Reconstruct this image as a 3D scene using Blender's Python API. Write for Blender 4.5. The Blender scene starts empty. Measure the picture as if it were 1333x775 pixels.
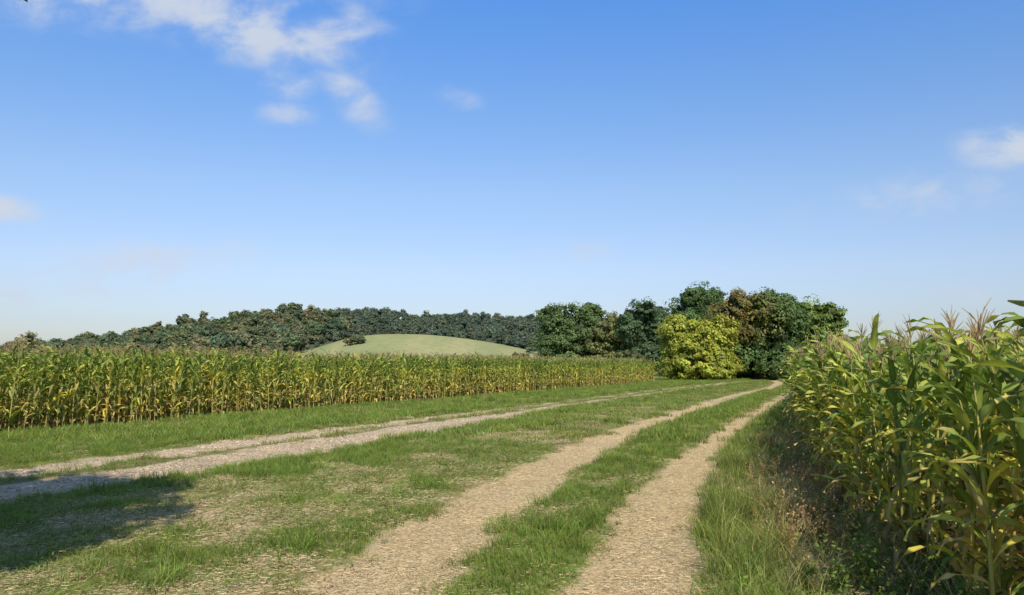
import bpy, math, random
import numpy as np
from mathutils import Vector
rng=np.random.default_rng(7); random.seed(7)
scene=bpy.context.scene
scene.view_settings.view_transform='Standard'; scene.view_settings.look='None'; scene.view_settings.exposure=0

# ---------------------------------------------------------------- noise
LAT=np.random.default_rng(3).random((256,256))
def vn(x,y,s,o=0):
    x=np.asarray(x,float)/s+37.3+o*11.7; y=np.asarray(y,float)/s+91.1+o*5.3
    xi=np.floor(x).astype(int); yi=np.floor(y).astype(int); fx=x-xi; fy=y-yi
    fx=fx*fx*(3-2*fx); fy=fy*fy*(3-2*fy)
    a=LAT[xi%256,yi%256]; b=LAT[(xi+1)%256,yi%256]; c=LAT[xi%256,(yi+1)%256]; d=LAT[(xi+1)%256,(yi+1)%256]
    return (a*(1-fx)+b*fx)*(1-fy)+(c*(1-fx)+d*fx)*fy
def fb(x,y,s,o=0): return (vn(x,y,s,o)+.5*vn(x,y,s/2.1,o+1)+.25*vn(x,y,s/4.3,o+2))/1.75
def ss(a,b,x):
    t=np.clip((x-a)/(b-a),0,1); return t*t*(3-2*t)

# ---------------------------------------------------------------- plan of the place (metres)
YR=[-60,0,5.5,7.2,9.75,12.9,15.3,18.9,24.5,35,44.6,51.8,55,65,75,90]
R1=[-12,-2.1,-1.05,-.76,-.09,.82,1.58,2.85,5.2,9.5,13.7,17.2,18.7,22.5,25.5,30]
R2=[-10,-.45,.79,1.24,1.98,2.97,3.92,5.3,7.6,12.1,16.2,19.4,20.8,24.5,27.5,32]
W1=[1,1,1.0,1.03,1.06,1.05,1.05,1.03,1.0,1.0,.95,.95,.95,.95,.95,.95]
W2=[.98,.98,.95,.9,.85,.77,.74,.73,.72,.75,.8,.8,.8,.8,.8,.8]
YU=[-60,0,5,11.8,13.7,16.5,20.5,25.5,35,51.6,66.7,78]; XU=[-45,-13,-10.6,-7.75,-7.0,-5.98,-4.2,-1.69,2.9,10.5,18.2,24.5]
YL=[-60,0,5,9.3,10.6,12.1,14,16.5,19.7,25.5,35,50,66.7,78]; XL=[-42,-10.5,-8.2,-6.0,-5.2,-4.4,-3.5,-2.6,-1.3,.85,4.65,11.7,20,26]
YC=[-60,3,5,7.5,11,16.7,24.5,35,45,56,66,70]; XC=[-14,2.55,2.95,3.5,4.4,6.35,9.3,13.5,17.7,22.6,26.6,28.5]
def cornL(y): return -11.7+.471*(y-17.6)
def cornR(y): return np.interp(y,YC,XC)
def zones(x,y):
    j=(fb(x,y,.55)-.5)*.42
    def rut(C,W):
        return ss(-.20,.18,np.interp(y,YR,W)/2-np.abs(x-np.interp(y,YR,C))+j)
    r=np.maximum(rut(R1,W1),rut(R2,W2))*(y<80)
    up=np.interp(y,YU,XU); lo=np.interp(y,YL,XL)
    g=ss(-.3,.3,np.minimum(x-up,lo-x)+j*1.7)*(y<80)
    xm=up+.40*(lo-up)
    strip=ss(.2,-.12,np.abs(x-xm)-.18-(fb(x,y,2.3,4)-.5)*.9)
    strip*=ss(.25,.42,fb(x,y,1.7,9))
    g=g*(1-.95*strip)
    sl=ss(.25,-.1,x-cornL(y)+j)*(y<71)
    sr=ss(-.25,.1,x-cornR(y)+j)*(y<69)
    return r,g,np.maximum(sl,sr),strip*(np.minimum(x-up,lo-x)>0)
def dryness(x,y):
    c1=np.interp(y,YR,R1); r1=c1-.5; lo=np.interp(y,YL,XL); fr=(x-lo)/np.maximum(r1-lo,.1)
    band=ss(.4,.6,fr)*ss(1.02,.9,fr)
    edge=ss(.4,.0,np.abs(x-r1))
    c2=np.interp(y,YR,R2); r2=c2+.45; cr=cornR(y); w=(x-r2)/np.maximum(cr-r2,.1); vr=ss(.40,.65,w)*ss(1.15,1.,w)
    n=fb(x*.75-y*.25,y*.9+x*.3,1.7,31); n2=fb(x,y,.5,37)
    return np.clip(ss(.51,.95,n+.08*band+.16*edge+.2*vr+(n2-.5)*.9),0,1)*(y<200)*np.where((x>c1)&(x<c2),.7,1)
def hgt(x,y):
    r,g,s,st=zones(x,y)
    z=.035*(fb(x,y,1.3,6)-.5)-.05*r-.03*g+.012*(fb(x,y,.25,8)-.5)
    return z*ss(120,80,y)

# ---------------------------------------------------------------- node helpers
def newmat(name):
    m=bpy.data.materials.new(name); m.use_nodes=True; nt=m.node_tree
    for n in list(nt.nodes): nt.nodes.remove(n)
    return m,nt
def nd(nt,t,**k):
    n=nt.nodes.new(t)
    for a,b in k.items(): setattr(n,a,b)
    return n
def setin(nt,sock,v):
    if isinstance(v,bpy.types.NodeSocket): nt.links.new(v,sock)
    else: sock.default_value=v
def mth(nt,op,a,b=0.0,c=0.0,clamp=False):
    n=nd(nt,'ShaderNodeMath',operation=op,use_clamp=clamp)
    setin(nt,n.inputs[0],a); setin(nt,n.inputs[1],b); setin(nt,n.inputs[2],c); return n.outputs[0]
def mix(nt,f,a,b,bt='MIX'):
    n=nd(nt,'ShaderNodeMix',data_type='RGBA',blend_type=bt)
    setin(nt,n.inputs[0],f)
    for s,v in ((n.inputs[6],a),(n.inputs[7],b)):
        if isinstance(v,tuple) and len(v)==3: v=(*v,1)
        setin(nt,s,v)
    return n.outputs[2]
def noise(nt,vec,scale,detail=4,rough=.55):
    n=nd(nt,'ShaderNodeTexNoise'); n.inputs['Scale'].default_value=scale; n.inputs['Detail'].default_value=detail; n.inputs['Roughness'].default_value=rough
    nt.links.new(vec,n.inputs['Vector']); return n.outputs[0]
def rng_(nt,v,a,b,c=0.,d=1.,smooth=True):
    n=nd(nt,'ShaderNodeMapRange',interpolation_type='SMOOTHSTEP' if smooth else 'LINEAR')
    setin(nt,n.inputs[0],v)
    for i,q in enumerate((a,b,c,d)): n.inputs[i+1].default_value=q
    return n.outputs[0]
def attr(nt,name):
    return nd(nt,'ShaderNodeAttribute',attribute_name=name)

def leafmat(name,trans=.3,rough=.55,vary=.3,tint=(1,1,1),spec=.3):
    m,nt=newmat(name)
    c=attr(nt,'Col').outputs['Color']
    oi=nd(nt,'ShaderNodeObjectInfo').outputs['Random']
    f=rng_(nt,oi,0,1,1-vary,1+vary,False)
    vm=nd(nt,'ShaderNodeVectorMath',operation='SCALE'); nt.links.new(c,vm.inputs[0]); nt.links.new(f,vm.inputs['Scale'])
    # hue drift from one plant to the next
    h=mth(nt,'FRACT',mth(nt,'MULTIPLY',oi,17.31))
    tn=mix(nt,h,(1-.35*vary,1.0,1.0),(1+.45*vary,1.0,1-.2*vary))
    col=mix(nt,1.0,vm.outputs[0],tn,'MULTIPLY')
    p=nd(nt,'ShaderNodeBsdfPrincipled'); nt.links.new(col,p.inputs['Base Color']); p.inputs['Roughness'].default_value=rough
    p.inputs['Specular IOR Level'].default_value=spec
    t=nd(nt,'ShaderNodeBsdfTranslucent'); nt.links.new(mix(nt,1.0,col,(1.4,1.55,.7),'MULTIPLY'),t.inputs[0])
    ms=nd(nt,'ShaderNodeMixShader'); ms.inputs[0].default_value=trans
    nt.links.new(p.outputs[0],ms.inputs[1]); nt.links.new(t.outputs[0],ms.inputs[2])
    o=nd(nt,'ShaderNodeOutputMaterial'); nt.links.new(ms.outputs[0],o.inputs[0]); return m
def barkmat():
    m,nt=newmat('bark'); g=nd(nt,'ShaderNodeNewGeometry').outputs['Position']
    n=noise(nt,g,4,6); col=mix(nt,n,(.05,.04,.03),(.16,.13,.10))
    p=nd(nt,'ShaderNodeBsdfPrincipled'); nt.links.new(col,p.inputs['Base Color']); p.inputs['Roughness'].default_value=.9
    b=nd(nt,'ShaderNodeBump'); b.inputs['Strength'].default_value=.6; nt.links.new(n,b.inputs['Height']); nt.links.new(b.outputs[0],p.inputs['Normal'])
    o=nd(nt,'ShaderNodeOutputMaterial'); nt.links.new(p.outputs[0],o.inputs[0]); return m
M_leaf=leafmat('tree_foliage',.27,.6,.0)
M_wood=leafmat('woodland_foliage',.35,.9,.28,spec=.08)
M_corn=leafmat('maize_leaf',.32,.55,.25,spec=.18)
M_grass=leafmat('grass_blade',.3,.6,.35,spec=.2)
M_straw=leafmat('straw',.1,.8,.2,spec=.1)
M_bark=barkmat()

# ---------------------------------------------------------------- mesh builder
class B:
    def __init__(s): s.v=[];s.f=[];s.c=[];s.m=[];s.n=0
    def add(s,v,f,c,mi=0):
        v=np.asarray(v,float); k=len(v)
        s.v.append(v); c=np.asarray(c,float)
        if c.ndim==1: c=np.tile(c,(k,1))
        s.c.append(c); s.f+= [tuple(i+s.n for i in q) for q in f]; s.m+=[mi]*len(f); s.n+=k
    def quads(s,v,c,mi=0):   # v (n,4,3) c (n,3)
        n=len(v); s.v.append(v.reshape(-1,3)); s.c.append(np.repeat(c,4,axis=0))
        q=(np.arange(n*4).reshape(-1,4)+s.n).tolist(); s.f+=q; s.m+=[mi]*n; s.n+=4*n
    def mesh(s,name,mats,smooth=False):
        me=bpy.data.meshes.new(name); V=np.concatenate(s.v); me.from_pydata(V.tolist(),[],s.f)
        C=np.concatenate(s.c); a=me.color_attributes.new('Col','FLOAT_COLOR','POINT')
        a.data.foreach_set('color',np.hstack([C,np.ones((len(C),1))]).astype(np.float32).ravel())
        for m in mats: me.materials.append(m)
        me.polygons.foreach_set('material_index',s.m)
        if smooth: me.polygons.foreach_set('use_smooth',[True]*len(s.f))
        me.update(); return me
    def obj(s,name,mats,coll=None,smooth=False):
        o=bpy.data.objects.new(name,s.mesh(name,mats,smooth)); (coll or scene.collection).objects.link(o); return o
def tube(b,pts,rad,col,mi=0,sides=7):
    pts=np.asarray(pts,float); n=len(pts); vs=[];fs=[]
    for i in range(n):
        d=pts[min(i+1,n-1)]-pts[max(i-1,0)]; d/=np.linalg.norm(d)+1e-9
        a=np.cross(d,[.31,.95,.05]); a/=np.linalg.norm(a); e=np.cross(d,a)
        for k in range(sides):
            t=2*math.pi*k/sides; vs.append(pts[i]+rad[i]*(math.cos(t)*a+math.sin(t)*e))
    for i in range(n-1):
        for k in range(sides):
            k2=(k+1)%sides; fs.append((i*sides+k,i*sides+k2,(i+1)*sides+k2,(i+1)*sides+k))
    b.add(vs,fs,col,mi)
def unit(n):
    d=rng.normal(size=(n,3)); return d/np.linalg.norm(d,axis=1,keepdims=True)
def leafquads(b,P,Nn,size,col,mi=0,asp=.65):
    n=len(P); r=unit(n); t=np.cross(Nn,r); t/=np.linalg.norm(t,axis=1,keepdims=True)+1e-9; u=np.cross(Nn,t)
    s=size[:,None]; v=np.stack([P-t*s*.5,P+u*s*.5*asp,P+t*s*.5,P-u*s*.5*asp],1); b.quads(v,col,mi)
def crown(b,lobes,clumps_per,leaves_per,lsize,col,clump_r=.28,mi=0,zmin=.2,colfn=None,core=True,rmin=.62):
    """lobes: (cx,cy,cz,rx,ry,rz)"""
    for (cx,cy,cz,rx,ry,rz) in lobes:
        c0=np.array([cx,cy,cz]); R=np.array([rx,ry,rz]); Rm=(rx*ry*rz)**(1/3)
        d=unit(clumps_per); rad=rng.uniform(rmin,1.04,clumps_per)**.7
        C=c0+d*R*rad[:,None]
        C[:,2]=np.maximum(C[:,2],zmin+.2*Rm*rng.random(clumps_per))
        cr=Rm*clump_r*rng.uniform(.6,1.35,clumps_per)
        bright=rng.uniform(.65,1.35,clumps_per)
        k=leaves_per; dd=unit(clumps_per*k); rr=rng.uniform(.35,1.05,clumps_per*k)**.6
        P=np.repeat(C,k,0)+dd*(np.repeat(cr,k)*rr)[:,None]*np.array([1.15,1.15,.8])
        P[:,2]=np.maximum(P[:,2],.05+rng.random(len(P))*.2)
        out=(P-c0)/R; out/=np.linalg.norm(out,axis=1,keepdims=True)+1e-6
        Nn=.7*dd+.7*out+.55*unit(len(P))+np.array([0,0,.3]); Nn/=np.linalg.norm(Nn,axis=1,keepdims=True)
        cc=np.tile(np.array(col),(len(P),1)) if colfn is None else colfn(P)
        cc=cc*np.repeat(bright,k)[:,None]*rng.uniform(.7,1.3,len(P))[:,None]
        cc[:,0]*=rng.uniform(.85,1.25,len(P))
        leafquads(b,P,Nn,lsize*rng.uniform(.6,1.4,len(P)),cc,mi)
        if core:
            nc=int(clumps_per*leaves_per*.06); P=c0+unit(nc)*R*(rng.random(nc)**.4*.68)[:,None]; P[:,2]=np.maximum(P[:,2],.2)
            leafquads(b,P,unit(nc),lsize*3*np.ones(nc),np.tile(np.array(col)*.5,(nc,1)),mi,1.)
def trunk_limbs(b,base,top,r,lobes,mi=1):
    base=np.array(base,float); top=np.array(top,float)
    pts=[base+(top-base)*t+np.array([math.sin(t*5)*.12,math.cos(t*4)*.1,0])*t for t in np.linspace(0,1,6)]
    tube(b,pts,[r*1.35,r,r*.85,r*.7,r*.5,r*.3],(.1,.08,.06),mi,9)
    for L in lobes:
        e=np.array(L[:3]); s=base+(top-base)*random.uniform(.3,.7); m=(s+e)/2+np.array([0,0,-.25])
        tube(b,[s,m,e,e+(e-m)*.4],[r*.5,r*.35,r*.22,r*.08],(.1,.08,.06),mi,6)

# ---------------------------------------------------------------- instancing
def scatter(name,P,rot,scl,idx,coll):
    me=bpy.data.meshes.new(name); me.vertices.add(len(P)); me.vertices.foreach_set('co',np.asarray(P,np.float32).ravel())
    for nm,arr in (('rot',rot),('scl',scl)):
        a=me.attributes.new(nm,'FLOAT_VECTOR','POINT'); a.data.foreach_set('vector',np.asarray(arr,np.float32).ravel())
    a=me.attributes.new('idx','INT','POINT'); a.data.foreach_set('value',np.asarray(idx,np.int32))
    o=bpy.data.objects.new(name,me); scene.collection.objects.link(o)
    ng=bpy.data.node_groups.new(name+'_nodes','GeometryNodeTree')
    ng.interface.new_socket('Geometry',in_out='INPUT',socket_type='NodeSocketGeometry'); ng.interface.new_socket('Geometry',in_out='OUTPUT',socket_type='NodeSocketGeometry')
    gi=ng.nodes.new('NodeGroupInput'); go=ng.nodes.new('NodeGroupOutput'); ip=ng.nodes.new('GeometryNodeInstanceOnPoints')
    ci=ng.nodes.new('GeometryNodeCollectionInfo'); ci.inputs['Collection'].default_value=coll; ci.inputs['Separate Children'].default_value=True; ci.inputs['Reset Children'].default_value=True
    ng.links.new(gi.outputs[0],ip.inputs['Points']); ng.links.new(ci.outputs[0],ip.inputs['Instance']); ip.inputs['Pick Instance'].default_value=True
    for nm,t,s in (('rot','FLOAT_VECTOR','Rotation'),('scl','FLOAT_VECTOR','Scale'),('idx','INT','Instance Index')):
        na=ng.nodes.new('GeometryNodeInputNamedAttribute'); na.data_type=t; na.inputs['Name'].default_value=nm
        ng.links.new(na.outputs['Attribute'],ip.inputs[s])
    ng.links.new(ip.outputs[0],go.inputs[0])
    md=o.modifiers.new('scatter','NODES'); md.node_group=ng; return o
def coll(name): return bpy.data.collections.new(name)

# ---------------------------------------------------------------- ground
def build_ground():
    ys=[-3000,-800,-200,-60,-20,-6,0,2]; y=3.2
    while y<85: ys.append(y); y*=1.0115
    while y<5000: y*=1.12; ys.append(y)
    ys=np.array(ys)
    fine=np.arange(-17,7.5,.09)
    left=[-17.3]; 
    while left[-1]>-4000: left.append(-17-( -17-left[-1])*1.6-.2)
    right=[7.8]
    while right[-1]<4000: right.append(7.5+(right[-1]-7.5)*1.6+.2)
    s=np.array(left[::-1]+list(fine)+right)
    cen=(np.interp(ys,YR,R1)+np.interp(ys,YR,R2))/2
    X=cen[:,None]+s[None,:]; Y=np.repeat(ys[:,None],len(s),1)
    Z=hgt(X,Y); r,g,so,st=zones(X,Y); dr=dryness(X,Y)
    nr,nc=X.shape; V=np.stack([X,Y,Z],-1).reshape(-1,3)
    i=np.arange(nr-1)[:,None]*nc+np.arange(nc-1)[None,:]
    F=np.stack([i,i+1,i+nc+1,i+nc],-1).reshape(-1,4)
    me=bpy.data.meshes.new('ground'); me.from_pydata(V.tolist(),[],F.tolist())
    for nm,a in (('rut',r),('gravel',g),('soil',so),('strip',st),('dry',dr)):
        t=me.attributes.new(nm,'FLOAT','POINT'); t.data.foreach_set('value',a.astype(np.float32).ravel())
    me.polygons.foreach_set('use_smooth',[True]*len(F))
    o=bpy.data.objects.new('ground',me); scene.collection.objects.link(o)
    m,nt=newmat('ground_material'); P=nd(nt,'ShaderNodeNewGeometry').outputs['Position']
    n1=noise(nt,P,.6,5); n2=noise(nt,P,5,6,.65); n3=noise(nt,P,40,4,.7); n4=noise(nt,P,1.7,5)
    grass=mix(nt,n2,(.13,.165,.03),(.20,.23,.052))
    grass=mix(nt,mth(nt,'MULTIPLY',attr(nt,'dry').outputs['Fac'],.8),grass,mix(nt,n3,(.24,.19,.09),(.38,.31,.16)))
    soil=mix(nt,n2,(.10,.07,.04),(.24,.17,.095))
    straw=mix(nt,n3,(.37,.265,.13),(.66,.51,.295)); straw=mix(nt,rng_(nt,n2,.45,.75,0,.5),straw,(.33,.235,.12)); straw=mix(nt,rng_(nt,n4,.5,.75,0,.4),straw,(.27,.22,.10))
    gr=mix(nt,n3,(.41,.30,.175),(.66,.51,.335)); gr=mix(nt,rng_(nt,n4,.42,.68,0,.6),gr,(.34,.25,.14)); gr=mix(nt,rng_(nt,n2,.5,.72,0,.6),gr,(.30,.235,.145))
    col=mix(nt,attr(nt,'strip').outputs['Fac'],grass,mix(nt,n2,(.15,.15,.05),(.25,.20,.10)))
    col=mix(nt,attr(nt,'soil').outputs['Fac'],col,soil)
    def edge(a): return rng_(nt,mth(nt,'ADD',a,mth(nt,'MULTIPLY',mth(nt,'SUBTRACT',n3,.5),.9)),.25,.75)
    col=mix(nt,edge(attr(nt,'gravel').outputs['Fac']),col,gr)
    col=mix(nt,edge(attr(nt,'rut').outputs['Fac']),col,straw)
    p=nd(nt,'ShaderNodeBsdfPrincipled'); nt.links.new(col,p.inputs['Base Color']); p.inputs['Roughness'].default_value=.95; p.inputs['Specular IOR Level'].default_value=.05
    b=nd(nt,'ShaderNodeBump'); b.inputs['Strength'].default_value=.7; b.inputs['Distance'].default_value=.025
    nt.links.new(mth(nt,'ADD',n3,n2),b.inputs['Height']); nt.links.new(b.outputs[0],p.inputs['Normal'])
    out=nd(nt,'ShaderNodeOutputMaterial'); nt.links.new(p.outputs[0],out.inputs[0]); me.materials.append(m)
build_ground()

# ---------------------------------------------------------------- maize
def maize(H,seed,dry=.6):
    r=np.random.default_rng(seed); b=B()
    lean=r.normal(0,.03,2)
    def st(t): return np.array([lean[0]*t*t*H,lean[1]*t*t*H,t*H])
    ts=np.linspace(0,1,7)
    tube(b,[st(t) for t in ts],[.015,.014,.013,.012,.009,.006,.004],(.42,.39,.12),0,5)
    az=r.uniform(0,2*math.pi); nl=15
    for i in range(nl):
        t=.08+.86*i/(nl-1); a=az+(i%2)*math.pi+r.normal(0,.45)
        L=r.uniform(.5,.78)*(1-.45*abs(t-.55)); W=r.uniform(.023,.036)
        th=math.radians(r.uniform(64,84)); droop=r.uniform(.7,2.6)
        if t>.75: L*=.8; th=math.radians(r.uniform(60,78)); droop=r.uniform(.8,2.2)
        g=np.array([.138,.188,.040])*r.uniform(.55,1.35)
        if t<.34 and r.random()<dry: g=np.array([.46,.34,.13])*r.uniform(.4,1.1); th-=.5; droop+=.9; L*=.8
        elif t<.7 and r.random()<.32: g=np.array([.48,.42,.08])*r.uniform(.6,1.15)
        elif r.random()<.28: g=np.array([.31,.33,.07])
        p=st(t); ns=8; vs=[];cs=[]; tw=r.normal(0,.7)
        for k in range(ns+1):
            u=k/ns; w=W*min(1,(u*6+.35))*(1-u**2.3)+.001
            ang=th-droop*u**1.35
            if k: p=p+np.array([math.cos(a)*math.cos(ang),math.sin(a)*math.cos(ang),math.sin(ang)])*L/ns
            side=np.array([-math.sin(a+tw*u),math.cos(a+tw*u),.25*math.sin(tw*u*2)]); up=np.array([-math.cos(a)*math.sin(ang),-math.sin(a)*math.sin(ang),math.cos(ang)])
            wav=.014*math.sin(u*14+i)
            vs+= [p+side*w+up*(w*.35+wav),p,p-side*w+up*(w*.35-wav)]
            e=g*(1+.25*u)
            if u>.72 and (i+seed)%3==0: e=np.array([.42,.31,.13])
            cs+=[e,g*1.6,e]
        fs=[]
        for k in range(ns):
            q=3*k; fs+=[(q,q+1,q+4,q+3),(q+1,q+2,q+5,q+4)]
        b.add(vs,fs,np.array(cs))
    for cth in ([.45] if r.random()<.8 else [.42,.5]):
        a=r.uniform(0,6.28); p=st(cth); d=np.array([math.cos(a)*.35,math.sin(a)*.35,1]); d/=np.linalg.norm(d)
        tube(b,[p,p+d*.05,p+d*.13,p+d*.21,p+d*.26],[.012,.026,.029,.02,.004],np.array([.48,.43,.16])*r.uniform(.7,1.2),0,7)
        tube(b,[p+d*.25,p+d*.3+np.array([.02,0,-.01])],[.01,.002],(.15,.07,.03),0,4)
    tc=np.array([.50,.38,.21])*r.uniform(.65,1.15); top=st(1)
    for i in range(10):
        a=r.uniform(0,6.28); sp=0 if i==0 else r.uniform(.15,.5); L=r.uniform(.09,.16)+(.07 if i==0 else 0)
        p=top+np.array([0,0,.012*i-.02]); pts=[p-np.array([0,0,.1]) if i==0 else p]
        for k in range(3):
            p=p+np.array([math.cos(a)*sp*(1+.5*k),math.sin(a)*sp*(1+.5*k),1])*L/3/math.sqrt(1+sp*sp); pts.append(p)
        tube(b,pts,[.002,.0042,.0036,.0015],tc*r.uniform(.8,1.2),0,3)
    return b
C_m=coll('maize_plants')
for i in range(14): maize(1.74,100+i).obj('maize_plant_%02d'%i,[M_corn],C_m,True)
# left field
P=[]
d=np.array([.426,.905]); nv=np.array([-.905,.426])
for k in range(22):
    t=np.arange(-17,58,.175 if k<8 else .3); t=t+rng.normal(0,.03,len(t)); q=np.array([-11.7,17.6])+d*t[:,None]+nv*(.15+k*.75)+rng.normal(0,.06,(len(t),2))
    P.append(q)
P=np.concatenate(P); n=len(P)
sc=rng.normal(1.0,.05,n)*(.96+.14*fb(P[:,0],P[:,1],4))
scatter('maize_field',np.c_[P,np.zeros(n)],np.c_[rng.normal(0,.05,n),rng.normal(0,.05,n),rng.uniform(0,6.28,n)],np.repeat(sc[:,None],3,1),rng.integers(0,14,n),C_m)
P=[]
for k in range(26):
    y=np.arange(2.5,68,.12 if k<10 else .2); y=y+rng.normal(0,.03,len(y)); x=cornR(y)+.1+k*.75+rng.normal(0,.12,len(y))
    keep=(x/y<.95); P.append(np.c_[x,y][keep])
P=np.concatenate(P); n=len(P); sc=rng.normal(.97,.065,n)*(.95+.1*fb(P[:,0],P[:,1],3)); sc*=np.interp(P[:,1],[5,12,20],[.99,.98,1.02])
scatter('maize_field',np.c_[P,np.zeros(n)],np.c_[rng.normal(0,.06,n),rng.normal(0,.06,n),rng.uniform(0,6.28,n)],np.repeat(sc[:,None],3,1),rng.integers(0,14,n),C_m)

# ---------------------------------------------------------------- grass
def tuft(nb,rad,h,w,cols,seed,flop=.5):
    r=np.random.default_rng(seed); b=B()
    for i in range(nb):
        a=r.uniform(0,6.28); rr=rad*math.sqrt(r.random()); p=np.array([rr*math.cos(a),rr*math.sin(a),-.01]); a2=r.uniform(0,6.28)
        L=h*r.uniform(.5,1.25); lean=r.uniform(.1,flop); c=np.array(cols[r.integers(len(cols))])*r.uniform(.7,1.25)
        f=r.uniform(0,3.14); sd=np.array([math.cos(f),math.sin(f),0])*w*.5; vs=[];cs=[]
        for k in range(3):
            u=k/3; q=p+np.array([math.cos(a2)*lean*L*u*u*1.6,math.sin(a2)*lean*L*u*u*1.6,L*u*(1-.25*lean*u)])
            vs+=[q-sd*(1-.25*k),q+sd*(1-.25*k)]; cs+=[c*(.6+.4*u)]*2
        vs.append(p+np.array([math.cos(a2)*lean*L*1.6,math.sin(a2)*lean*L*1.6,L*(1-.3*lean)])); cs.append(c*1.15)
        b.add(vs,[(0,1,3,2),(2,3,5,4),(4,5,6)],np.array(cs))
    return b
G=[(.215,.285,.052),(.17,.24,.042),(.255,.30,.07),(.35,.335,.12)]; D=[(.50,.41,.22),(.41,.34,.16),(.33,.30,.11)]; GG=[(.17,.275,.04),(.205,.315,.052)]
C_g=coll('grass_tufts')
specs=[(26,.07,.065,.005,G),(26,.08,.08,.006,G),(24,.08,.06,.005,D+G[:3]),(24,.08,.075,.005,G+D[:2]),   #0-3 short
       (26,.08,.11,.006,GG+G),(26,.09,.13,.006,GG+G[:3]),                                               #4-5 lush
       (20,.08,.24,.006,G+GG),(18,.08,.30,.005,G+D[:2]),(14,.09,.34,.005,D),                           #6-8 tall
       (40,.22,.10,.014,G),(40,.22,.09,.014,G+D[:2]),(40,.22,.15,.015,GG+G),(34,.22,.08,.013,D+G[:3])]    #9-12 coarse far
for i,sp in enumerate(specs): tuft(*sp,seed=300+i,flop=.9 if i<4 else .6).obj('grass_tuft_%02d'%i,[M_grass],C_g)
P=[];I=[];S=[]
def band(y0,y1,dens,coarse):
    ya=rng.uniform(y0,y1,int((y1-y0)*26*dens)); 
    off=rng.uniform(-17,9,len(ya)); x=(np.interp(ya,YR,R1)+np.interp(ya,YR,R2))/2+off
    k=(np.abs(x)<ya*.72+1); x=x[k];ya=ya[k]
    r,g,s,st=zones(x,ya); dr=dryness(x,ya)
    k=(rng.random(len(x))>np.maximum(r,g)*1.08-.015) & (rng.random(len(x))>s*.93)
    k&=~((st>.4)&(rng.random(len(x))<.4)); k&=rng.random(len(x))>dr*.4
    x=x[k];ya=ya[k]; r=r[k]; s=s[k]; dr=dr[k]; N=len(x)
    r2=np.interp(ya,YR,R2)+np.interp(ya,YR,W2)/2; r1=np.interp(ya,YR,R1)-np.interp(ya,YR,W1)/2
    lo=np.interp(ya,YL,XL); cr=cornR(ya); up=np.interp(ya,YU,XU)
    jit=rng.normal(0,.08,N)
    right=x>r2; cf2=fb(x,ya,.8,13)+jit
    idx=np.where(cf2>.54,3,rng.integers(0,2,N))
    fr=(x-lo)/np.maximum(r1-lo,.1)
    lush=(fr>0)&(fr+jit*2<.42)&(ya>10)&(fb(x,ya,2,5)+jit>.36)
    lush|=(x<up-.3)&(x>cornL(ya))&(cf2>.42)
    lush|=(~right)&(x>np.interp(ya,YR,R1)+.65)&(x<np.interp(ya,YR,R2)-.6)&(cf2>.5)
    lush|=(cf2<.40)&(rng.random(N)<.35)
    idx=np.where(lush,rng.integers(4,6,N),idx)
    w=(x-r2)/np.maximum(cr-r2,.1)+jit
    t=right&(w>.06)&(w<.42); idx=np.where(t,np.where(cf2>.5,rng.integers(6,8,N),rng.integers(3,7,N)),idx)
    t=right&(w>=.42); idx=np.where(t,np.where(cf2>.46,np.where(rng.random(N)<.35,8,2),rng.integers(2,6,N)),idx)
    idx=np.where((rng.random(N)<dr*.8)&(idx<6),2,idx)
    sc=rng.uniform(.6,1.3,N)*(.75+.6*fb(x,ya,.45,77))
    if coarse:
        idx=np.where(idx==2,12,np.where(idx<=1,9,np.where(idx==3,10,11)))
    P.append(np.c_[x,ya,hgt(x,ya)]);I.append(idx);S.append(sc)
band(4.2,9,170,False); band(9,16,105,False); band(16,30,26,True); band(30,80,9,True)
P=np.concatenate(P);I=np.concatenate(I);S=np.concatenate(S);n=len(P); print('grass',n)
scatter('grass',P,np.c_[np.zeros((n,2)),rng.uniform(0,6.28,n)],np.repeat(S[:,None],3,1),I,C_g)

# weeds (leafy) and dead dock stalks
def weed(seed,col,h,n,ls,stemcol):
    r=np.random.default_rng(seed); b=B()
    for s in range(5):
        a=r.uniform(0,6.28); e=np.array([math.cos(a)*h*.45*r.random(),math.sin(a)*h*.45*r.random(),h*r.uniform(.6,1.1)])
        tube(b,[(0,0,0),e*.5+np.array([0,0,.03]),e],[.005,.004,.002],stemcol,0,3)
        k=n//5; t=r.uniform(.1,1,k)[:,None]; P=e*t+r.normal(0,.05,(k,3)); P[:,2]=np.abs(P[:,2])+.02
        leafquads(b,P,(lambda q:q/np.linalg.norm(q,axis=1,keepdims=True))(r.normal(0,.6,(k,3))+[0,0,.9]),ls*r.uniform(.6,1.3,k),np.array(col)*r.uniform(.7,1.3,k)[:,None],0,.5)
    return b
C_w=coll('weeds')
for i in range(3): weed(500+i,(.17,.24,.045),.22,110,.05,(.14,.18,.05)).obj('weed_0%d'%i,[M_grass],C_w)
for i in range(2): weed(510+i,(.46,.29,.15),.30,90,.035,(.40,.26,.13)).obj('weed_1%d'%i,[M_grass],C_w)
P=[];I=[]
for _ in range(400):
    y=4.5+35*random.random()**2; r2=float(np.interp(y,YR,R2))+.45; c=float(cornR(y)); w=random.random()**.5; x=r2+.3+(c+.2-r2)*w
    q=fb(x,y,1.1,21); 
    P.append((x,y,0)); I.append(random.choice([3,4]) if (q>.44 and y>6.3) else random.choice([0,1,2]))
for _ in range(40):
    y=5+14*random.random(); lo=float(np.interp(y,YL,XL)); r1=float(np.interp(y,YR,R1))-.7; x=lo+(r1-lo)*random.random()
    P.append((x,y,-.14)); I.append(random.choice([0,1,2]))
n=len(P); s=rng.uniform(.5,1.1,n)
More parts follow.
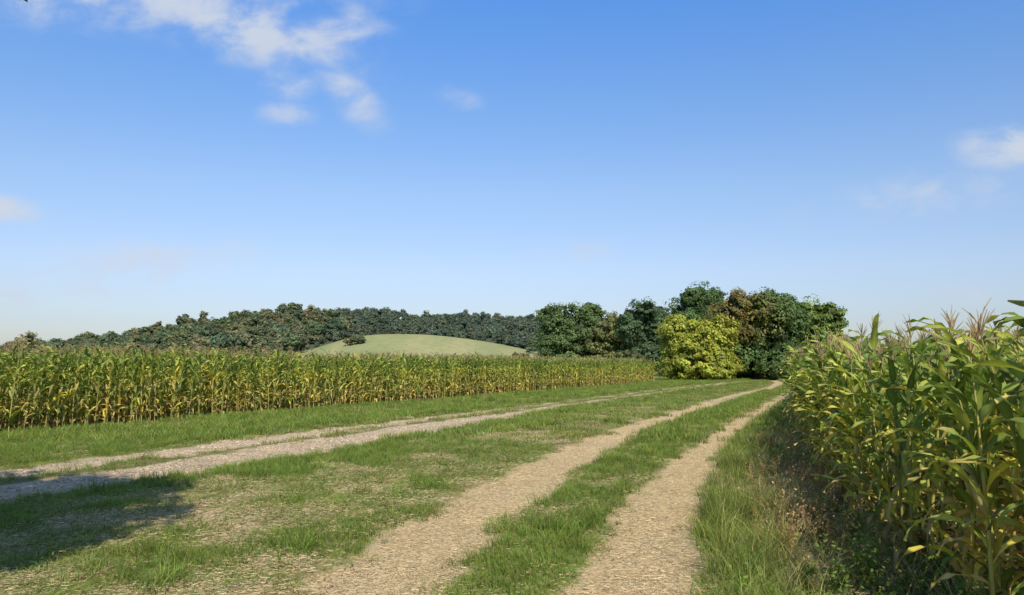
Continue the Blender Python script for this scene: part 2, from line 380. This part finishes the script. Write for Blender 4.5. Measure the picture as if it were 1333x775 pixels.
scatter('weeds',P,np.c_[np.zeros((n,2)),rng.uniform(0,6.28,n)],np.repeat(s[:,None],3,1),I,C_w)

# straw and stones
C_s=coll('straw_pieces')
for i in range(4):
    b=B(); r=np.random.default_rng(600+i)
    for k in range(60):
        p=np.array([r.uniform(-.25,.25),r.uniform(-.25,.25),r.uniform(.001,.008)]); a=r.uniform(0,6.28); L=r.uniform(.015,.05); w=r.uniform(.001,.0025)
        d=np.array([math.cos(a),math.sin(a),r.normal(0,.06)])*L/2; s=np.array([-math.sin(a),math.cos(a),0])*w; c=np.array([.60,.465,.275])*r.uniform(.45,1.2)
        b.add([p-d-s,p-d+s,p+d+s,p+d-s,p+np.array([0,0,w])-d,p+np.array([0,0,w])+d],[(0,4,5,3),(4,1,2,5)],c)
    b.obj('straw_%d'%i,[M_straw],C_s)
for i in range(3):
    b=B(); r=np.random.default_rng(650+i)
    for k in range(26):
        p=np.array([r.uniform(-.3,.3),r.uniform(-.3,.3),0]); s=r.uniform(.005,.02); c=np.array([.54,.43,.30])*r.uniform(.45,1.1)
        v=[p+np.array([math.cos(t)*s*r.uniform(.7,1.2),math.sin(t)*s*r.uniform(.7,1.2),-.002]) for t in np.arange(6)*1.047]
        v2=[p+(q-p)*.6+np.array([0,0,s*.5]) for q in v]
        b.add(v+v2,[(j,(j+1)%6,6+(j+1)%6,6+j) for j in range(6)]+[(6,7,8,9,10,11)],c)
    b.obj('straw_stone_%d'%i,[M_straw],C_s)   # idx 4-6
P=[];I=[]
ya=4.5+28*rng.random(60000)**1.6; x=(np.interp(ya,YR,R1)+np.interp(ya,YR,R2))/2+rng.uniform(-13,3,60000)
k=np.abs(x)<ya*.7+.5; x=x[k];ya=ya[k]; r,g,s,st=zones(x,ya); dr=dryness(x,ya)
sel=(rng.random(len(x))<r*.5); a=np.c_[x[sel],ya[sel],hgt(x[sel],ya[sel])]; P.append(a); I.append(rng.integers(0,4,len(a)))
sel=(rng.random(len(x))<g*.2); a=np.c_[x[sel],ya[sel],hgt(x[sel],ya[sel])]; P.append(a); I.append(rng.integers(4,7,len(a)))
sel=(rng.random(len(x))<.02+.15*dr)&(r<.3)&(g<.3); a=np.c_[x[sel],ya[sel],hgt(x[sel],ya[sel])+.02]; P.append(a); I.append(rng.integers(0,4,len(a)))
P=np.concatenate(P);I=np.concatenate(I);n=len(P); print('straw',n)
scatter('straw_and_gravel',P,np.c_[np.zeros((n,2)),rng.uniform(0,6.28,n)],np.repeat(rng.uniform(.8,1.3,n)[:,None],3,1),I,C_s)

# ---------------------------------------------------------------- trees by the track end
def tree(name,x,y,h,w,col,nl=7,seed=1,low=.28,lsize=.3,clumps=34,leaves=55,colfn=None,depth=None,full=1.0):
    global rng; rng=np.random.default_rng(seed); random.seed(seed); b=B(); dp=depth or w*.9
    lobes=[(0,0,h*.68,w*.30*full,dp*.28,h*.30),(-w*.17,0,h*.58,w*.25*full,dp*.25,h*.25),(w*.17,0,h*.58,w*.25*full,dp*.25,h*.25)]
    for i in range(nl):
        a=2*math.pi*i/nl+rng.uniform(-.3,.3); zz=h*rng.uniform(low+.16,.72); q=rng.uniform(.65,.98)*(1-.3*max(0,(zz/h-.5)*2))
        rr=w*rng.uniform(.15,.22); lobes.append((math.cos(a)*(w/2-rr)*q,math.sin(a)*(dp/2-rr)*q,zz,rr*1.05,rr,min(rr*rng.uniform(.85,1.15),zz*.8)))
    for i in range(nl//2+2):
        a=rng.uniform(0,6.28); rr=w*rng.uniform(.12,.18); lobes.append((math.cos(a)*w*.26,math.sin(a)*dp*.26,h*rng.uniform(.6,.84),rr,rr,rr*.85))
    if low<.15:
        for i in range(5):
            a=2*math.pi*i/5; rr=w*.2; lobes.append((math.cos(a)*(w/2-rr)*.9,math.sin(a)*(dp/2-rr)*.9,h*.2,rr,rr,h*.2))
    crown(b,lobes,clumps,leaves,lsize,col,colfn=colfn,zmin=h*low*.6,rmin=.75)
    trunk_limbs(b,(0,0,0),(0,0,h*.72),w*.035,lobes[3:3+nl])
    o=b.obj(name,[M_leaf,M_bark]); o.location=(x,y,0); return o
tree('oak_tree',8.8,113,11.5,11.8,(.105,.165,.052),8,11,low=.1)
tree('field_maple_tree',13.8,108,9.0,7.0,(.17,.19,.065),6,12,low=.1)
tree('oak_tree',18.2,105,10.8,8.4,(.085,.14,.06),7,13,low=.1)
tree('oak_tree',27.2,112,13.8,12.4,(.09,.155,.045),9,24,low=.12,leaves=62,clumps=38)
tree('yellow_green_maple_tree',18.7,77,6.3,9.0,(.33,.36,.05),8,15,low=.02,lsize=.24,clumps=36)
def brown(P):
    f=ss(1.2,-2.2,P[:,0]+.3*(P[:,2]-6)+rng.normal(0,1.3,len(P)))*ss(3.2,5,P[:,2])
    f*=.75; return np.array([.09,.15,.042])*(1-f[:,None])+np.array([.26,.185,.05])*f[:,None]
tree('horse_chestnut_tree',26.2,82,9.6,12.6,(.09,.15,.042),10,16,low=.1,lsize=.27,clumps=44,colfn=brown)
tree('sycamore_tree',33.8,86,9.3,8.8,(.16,.225,.05),7,17,low=.1)
tree('hazel_shrub',30.6,77,3.9,3.8,(.31,.32,.05),6,18,low=.02,lsize=.2,clumps=24,leaves=40)
tree('hawthorn_shrub',1.2,100,3.2,3.2,(.22,.17,.08),5,19,low=.02,lsize=.25,clumps=16,leaves=30)
tree('hawthorn_shrub',22.8,84,4.0,4.5,(.05,.08,.03),5,20,low=.02,lsize=.25,clumps=20,leaves=40)
tree('hawthorn_shrub',28.6,92,4.5,6,(.05,.08,.03),5,21,low=.02,lsize=.3,clumps=20,leaves=40)
tree('hawthorn_shrub',14,92,3.4,4.5,(.12,.15,.055),5,22,low=.02,lsize=.25,clumps=20,leaves=40)
tree('hawthorn_shrub',37.5,90,4.5,6,(.09,.13,.045),5,23,low=.02,lsize=.3,clumps=20,leaves=40)

# tree standing left of the viewer, shading the track
rng=np.random.default_rng(44)
b=B(); L=[(0,0,6.3,2.2,2.2,1.7),(1.1,.8,5.3,1.3,1.4,1.1),(-1.5,.5,5.6,1.7,1.6,1.3),(.1,-1.5,5.4,1.5,1.5,1.1),(.5,1.6,6.2,1.4,1.4,1.1),(1.4,-.9,6.3,1.2,1.2,1.0),(-.6,.3,7.6,1.6,1.6,1.1)]
crown(b,L,30,60,.17,(.06,.09,.03),zmin=3.6)
trunk_limbs(b,(-.6,-.6,0),(0,0,6),.22,L)
br=np.array([[-.2,0,3.6],[.5,1.0,4.2],[.9,2.2,4.5],[1.15,3.2,4.35],[1.36,3.62,4.10]])
tube(b,br,[.06,.04,.02,.008,.003],(.1,.08,.06),1,6)
P=br[3]+(br[4]-br[3])*(.3+.75*rng.random((30,1)))+rng.normal(0,.035,(30,3)); leafquads(b,P,unit(30),np.full(30,.06),np.tile([.06,.09,.03],(30,1)))
o=b.obj('ash_tree',[M_leaf,M_bark]); o.location=(-4.68,1.4,0)

# ---------------------------------------------------------------- hills
rng=np.random.default_rng(70)
HX=[-1200,-700,-500,-433,-361,-303,-264,-225,-180,-147,-95,-69,22,87,217,285,400,900]
HZ=[1,2,3,5,12,21,27,33,39,40,38,37,34,31,16,6,2,0]
def hillz(x,y): return np.interp(x,HX,HZ)*np.where(y<650,np.exp(-((y-650)/150)**2),np.exp(-((y-650)/400)**2))*(.92+.16*fb(x,y,70,2))-.6
MX=np.array([-240,-160,-128,-113,-96,-75,-51,-32,-12,2,16,60,110]); MZ=np.array([-2,4,9.5,15,19.4,20.6,20.0,18.0,15.0,12.2,9,2,-2])
def meadz(x,y):
    x=np.asarray(x,float); f=sum(np.interp(x*480/np.maximum(y,300)+o,MX,MZ) for o in (-8,-4,0,4,8))/5
    return (f+.8)*np.exp(-((y-490)/90)**2*.6)-.8
def grid(name,x0,x1,y0,y1,nx,ny,fn,mat):
    X,Y=np.meshgrid(np.linspace(x0,x1,nx),np.linspace(y0,y1,ny)); Z=fn(X,Y); V=np.stack([X,Y,Z],-1).reshape(-1,3)
    i=np.arange(ny-1)[:,None]*nx+np.arange(nx-1)[None,:]; F=np.stack([i,i+1,i+nx+1,i+nx],-1).reshape(-1,4)
    me=bpy.data.meshes.new(name); me.from_pydata(V.tolist(),[],F.tolist()); me.polygons.foreach_set('use_smooth',[True]*len(F)); me.materials.append(mat)
    o=bpy.data.objects.new(name,me); scene.collection.objects.link(o)
def fieldmat(name,a,b_,c):
    m,nt=newmat(name); P=nd(nt,'ShaderNodeNewGeometry').outputs['Position']
    mp=nd(nt,'ShaderNodeMapping'); mp.inputs['Scale'].default_value=(1,.25,1); nt.links.new(P,mp.inputs[0])
    col=mix(nt,rng_(nt,noise(nt,mp.outputs[0],.03,5),.35,.65),a,b_); col=mix(nt,rng_(nt,noise(nt,P,.3,6),.4,.7,0,.6),col,c)
    p=nd(nt,'ShaderNodeBsdfPrincipled'); nt.links.new(col,p.inputs['Base Color']); p.inputs['Roughness'].default_value=1; p.inputs['Specular IOR Level'].default_value=0
    o=nd(nt,'ShaderNodeOutputMaterial'); nt.links.new(p.outputs[0],o.inputs[0]); return m
grid('wooded_hill',-1200,900,350,1400,120,60,hillz,fieldmat('hill_floor',(.07,.09,.055),(.09,.10,.06),(.06,.075,.05)))
grid('meadow_hill',-240,110,330,620,110,60,meadz,fieldmat('meadow',(.25,.275,.12),(.37,.34,.165),(.21,.25,.105)))
C_t=coll('woodland_trees')
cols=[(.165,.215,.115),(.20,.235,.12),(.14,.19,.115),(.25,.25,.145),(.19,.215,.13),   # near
      (.155,.205,.15),(.17,.215,.15),(.14,.19,.15)]                              # far ridge; both sets lightened, this one bluer, aerial haze painted into leaf colour
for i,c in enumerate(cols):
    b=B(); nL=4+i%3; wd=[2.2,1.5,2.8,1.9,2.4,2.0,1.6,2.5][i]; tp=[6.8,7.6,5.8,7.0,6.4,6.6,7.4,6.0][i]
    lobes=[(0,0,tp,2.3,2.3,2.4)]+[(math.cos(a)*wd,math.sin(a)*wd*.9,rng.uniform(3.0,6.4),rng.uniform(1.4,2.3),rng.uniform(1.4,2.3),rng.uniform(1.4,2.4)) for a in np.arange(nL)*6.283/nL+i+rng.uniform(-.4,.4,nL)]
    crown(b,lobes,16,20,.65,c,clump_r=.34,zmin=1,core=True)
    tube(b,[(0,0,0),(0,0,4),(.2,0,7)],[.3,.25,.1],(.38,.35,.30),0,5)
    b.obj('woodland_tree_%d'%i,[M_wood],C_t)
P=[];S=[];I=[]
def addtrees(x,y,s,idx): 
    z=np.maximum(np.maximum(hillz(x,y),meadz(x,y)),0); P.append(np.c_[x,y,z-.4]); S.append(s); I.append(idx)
x=rng.uniform(-560,330,11000); y=rng.uniform(400,700,11000); N=len(x)
left=(x/y<-.272-.02*rng.random(N)); k=(left&(y>430))|(~left&((y>540)|((y>490)&(hillz(x,y)>meadz(x,y)-1.5)))); k&=(hillz(x,y)>np.where(x<-330,3.5,2.5)); k&=~((x<-340)&(y<520)&(rng.random(N)<.6))
x=x[k];y=y[k]; k=rng.random(len(x))<np.where(y<570,.55,.6); x=x[k];y=y[k]; left=x/y<-.20-.06*rng.random(len(x)); near=left&(y<600)
big=.5+.95*fb(x,y,24,50)
s=np.where(near,rng.uniform(.5,1.45,len(x)),rng.uniform(.45,1.05,len(x)))*big*np.interp(x/y,[-.7,-.55,-.4],[.62,.8,1])
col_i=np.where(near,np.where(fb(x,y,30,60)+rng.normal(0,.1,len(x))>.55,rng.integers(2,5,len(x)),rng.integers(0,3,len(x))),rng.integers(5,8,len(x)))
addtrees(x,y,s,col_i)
xs=[];ys=[];sz=[]
for px,s in ((-.66,.9),(-.63,1.5),(-.615,1.2),(-.59,1.5),(-.575,1.1),(-.55,1.0),(-.53,1.4),(-.51,.9)): xs.append(px*430);ys.append(430);sz.append(s)
for i in range(60): u=rng.uniform(-.7,-.29); xs.append(u*400); ys.append(400+rng.normal(0,5)); sz.append(rng.uniform(.5,1.0))
for i in range(9): xs.append(-84+rng.normal(0,3.5)); ys.append(418+rng.normal(0,3)); sz.append(rng.uniform(.4,.75))
for i in range(14): xs.append(rng.uniform(8,40)); ys.append(430+rng.normal(0,3)); sz.append(rng.uniform(.6,1.0))
addtrees(np.array(xs),np.array(ys),np.array(sz),rng.integers(0,5,len(xs)))
P=np.concatenate(P);S=np.concatenate(S);I=np.concatenate(I);n=len(P); print('wood',n)
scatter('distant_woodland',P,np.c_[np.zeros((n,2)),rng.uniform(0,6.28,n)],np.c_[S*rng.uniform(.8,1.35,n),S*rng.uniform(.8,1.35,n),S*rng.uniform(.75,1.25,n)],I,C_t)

# ---------------------------------------------------------------- sky and sun
EL=math.radians(42); sd=Vector((.2*math.cos(EL),-.98*math.cos(EL),math.sin(EL)))
w=bpy.data.worlds.new('World'); scene.world=w; w.use_nodes=True; nt=w.node_tree
for q in list(nt.nodes): nt.nodes.remove(q)
sky=nd(nt,'ShaderNodeTexSky',sky_type='NISHITA'); sky.sun_disc=False; sky.sun_elevation=EL; sky.sun_rotation=math.radians(168.5); sky.air_density=1.0; sky.dust_density=.6; sky.ozone_density=1.6
tc=nd(nt,'ShaderNodeTexCoord').outputs['Generated']; sx=nd(nt,'ShaderNodeSeparateXYZ'); nt.links.new(tc,sx.inputs[0])
yy=mth(nt,'MAXIMUM',sx.outputs[1],.05); u=mth(nt,'DIVIDE',sx.outputs[0],yy); v=mth(nt,'DIVIDE',sx.outputs[2],yy)
cx=nd(nt,'ShaderNodeCombineXYZ'); nt.links.new(u,cx.inputs[0]); nt.links.new(v,cx.inputs[1])
clouds=[(-.52,.50,.36,.06,-3,1.1),(-.38,.462,.20,.06,-22,1.2),(-.27,.437,.11,.055,10,1.15),(-.30,.38,.05,.036,-20,.9),(-.215,.358,.07,.032,-45,.95),(-.30,.334,.05,.022,0,.8),
 (-.078,.356,.045,.02,-15,.7),(-.213,.468,.04,.032,-20,.85),(.675,.288,.10,.036,5,1.25),(-.67,.204,.07,.02,-10,1.1),(-.48,.134,.17,.036,3,1.0),(.08,.146,.07,.02,0,.65),
 (.55,.222,.20,.04,8,.68),(-.66,.087,.06,.018,0,.8),(.57,.09,.08,.018,0,.7),(-.58,.10,.2,.02,0,.6)]
tot=None
for (a,c,rx,ry,ro,st) in clouds:
    mp=nd(nt,'ShaderNodeMapping',vector_type='TEXTURE'); nt.links.new(cx.outputs[0],mp.inputs[0]); mp.inputs['Location'].default_value=(a,c,0); mp.inputs['Rotation'].default_value=(0,0,math.radians(ro)); mp.inputs['Scale'].default_value=(rx,ry,1)
    l=nd(nt,'ShaderNodeVectorMath',operation='LENGTH'); nt.links.new(mp.outputs[0],l.inputs[0])
    q=rng_(nt,l.outputs['Value'],0,1.6,st,0)
    tot=q if tot is None else mth(nt,'MAXIMUM',tot,q)
mp=nd(nt,'ShaderNodeMapping'); mp.inputs['Scale'].default_value=(1,1.5,1); nt.links.new(cx.outputs[0],mp.inputs[0])
nz=nd(nt,'ShaderNodeTexNoise'); nz.inputs['Scale'].default_value=13; nz.inputs['Detail'].default_value=9; nz.inputs['Roughness'].default_value=.56; nz.inputs['Distortion'].default_value=.3; nt.links.new(mp.outputs[0],nz.inputs['Vector'])
dens=mth(nt,'MULTIPLY',tot,rng_(nt,nz.outputs[0],.28,.7,.32,1.2))
dens=rng_(nt,dens,.1,1.3,0,.9)
rp=nd(nt,'ShaderNodeValToRGB'); nt.links.new(sx.outputs[2],rp.inputs[0]); e=rp.color_ramp.elements
K=3.0
def c_(r,g,b): return (r/K,g/K,b/K,1)
e[0].position=0; e[0].color=c_(.76,.77,.92); e[1].position=.44; e[1].color=c_(.80,1.36,1.98)
for p_,c in ((.05,(.86,.86,1.02)),(.12,(1.12,1.07,1.20)),(.22,(1.20,1.25,1.38)),(.33,(1.02,1.31,1.64)),(.75,(.9,1.15,1.4))):
    q=e.new(p_); q.color=c_(*c)
sc_=nd(nt,'ShaderNodeVectorMath',operation='SCALE'); nt.links.new(mix(nt,1.0,sky.outputs[0],rp.outputs[0],'MULTIPLY'),sc_.inputs[0]); sc_.inputs['Scale'].default_value=K
fin=mix(nt,dens,sc_.outputs[0],(5.7,6.2,7.1))
bg=nd(nt,'ShaderNodeBackground'); nt.links.new(fin,bg.inputs[0]); bg.inputs[1].default_value=.11
ow=nd(nt,'ShaderNodeOutputWorld'); nt.links.new(bg.outputs[0],ow.inputs[0])
sun=bpy.data.lights.new('sun','SUN'); sun.energy=5.0; sun.angle=math.radians(.53); sun.color=(1,.93,.80)
so=bpy.data.objects.new('sun',sun); scene.collection.objects.link(so); so.rotation_euler=(-sd).to_track_quat('-Z','Y').to_euler(); so.location=(-20,-15,30)

cam=bpy.data.cameras.new('camera'); co=bpy.data.objects.new('camera',cam); scene.collection.objects.link(co); scene.camera=co
co.location=(0,0,1.6); co.rotation_euler=(math.radians(94.95),0,0); cam.lens=27; cam.sensor_width=36; cam.clip_end=8000; cam.clip_start=.05
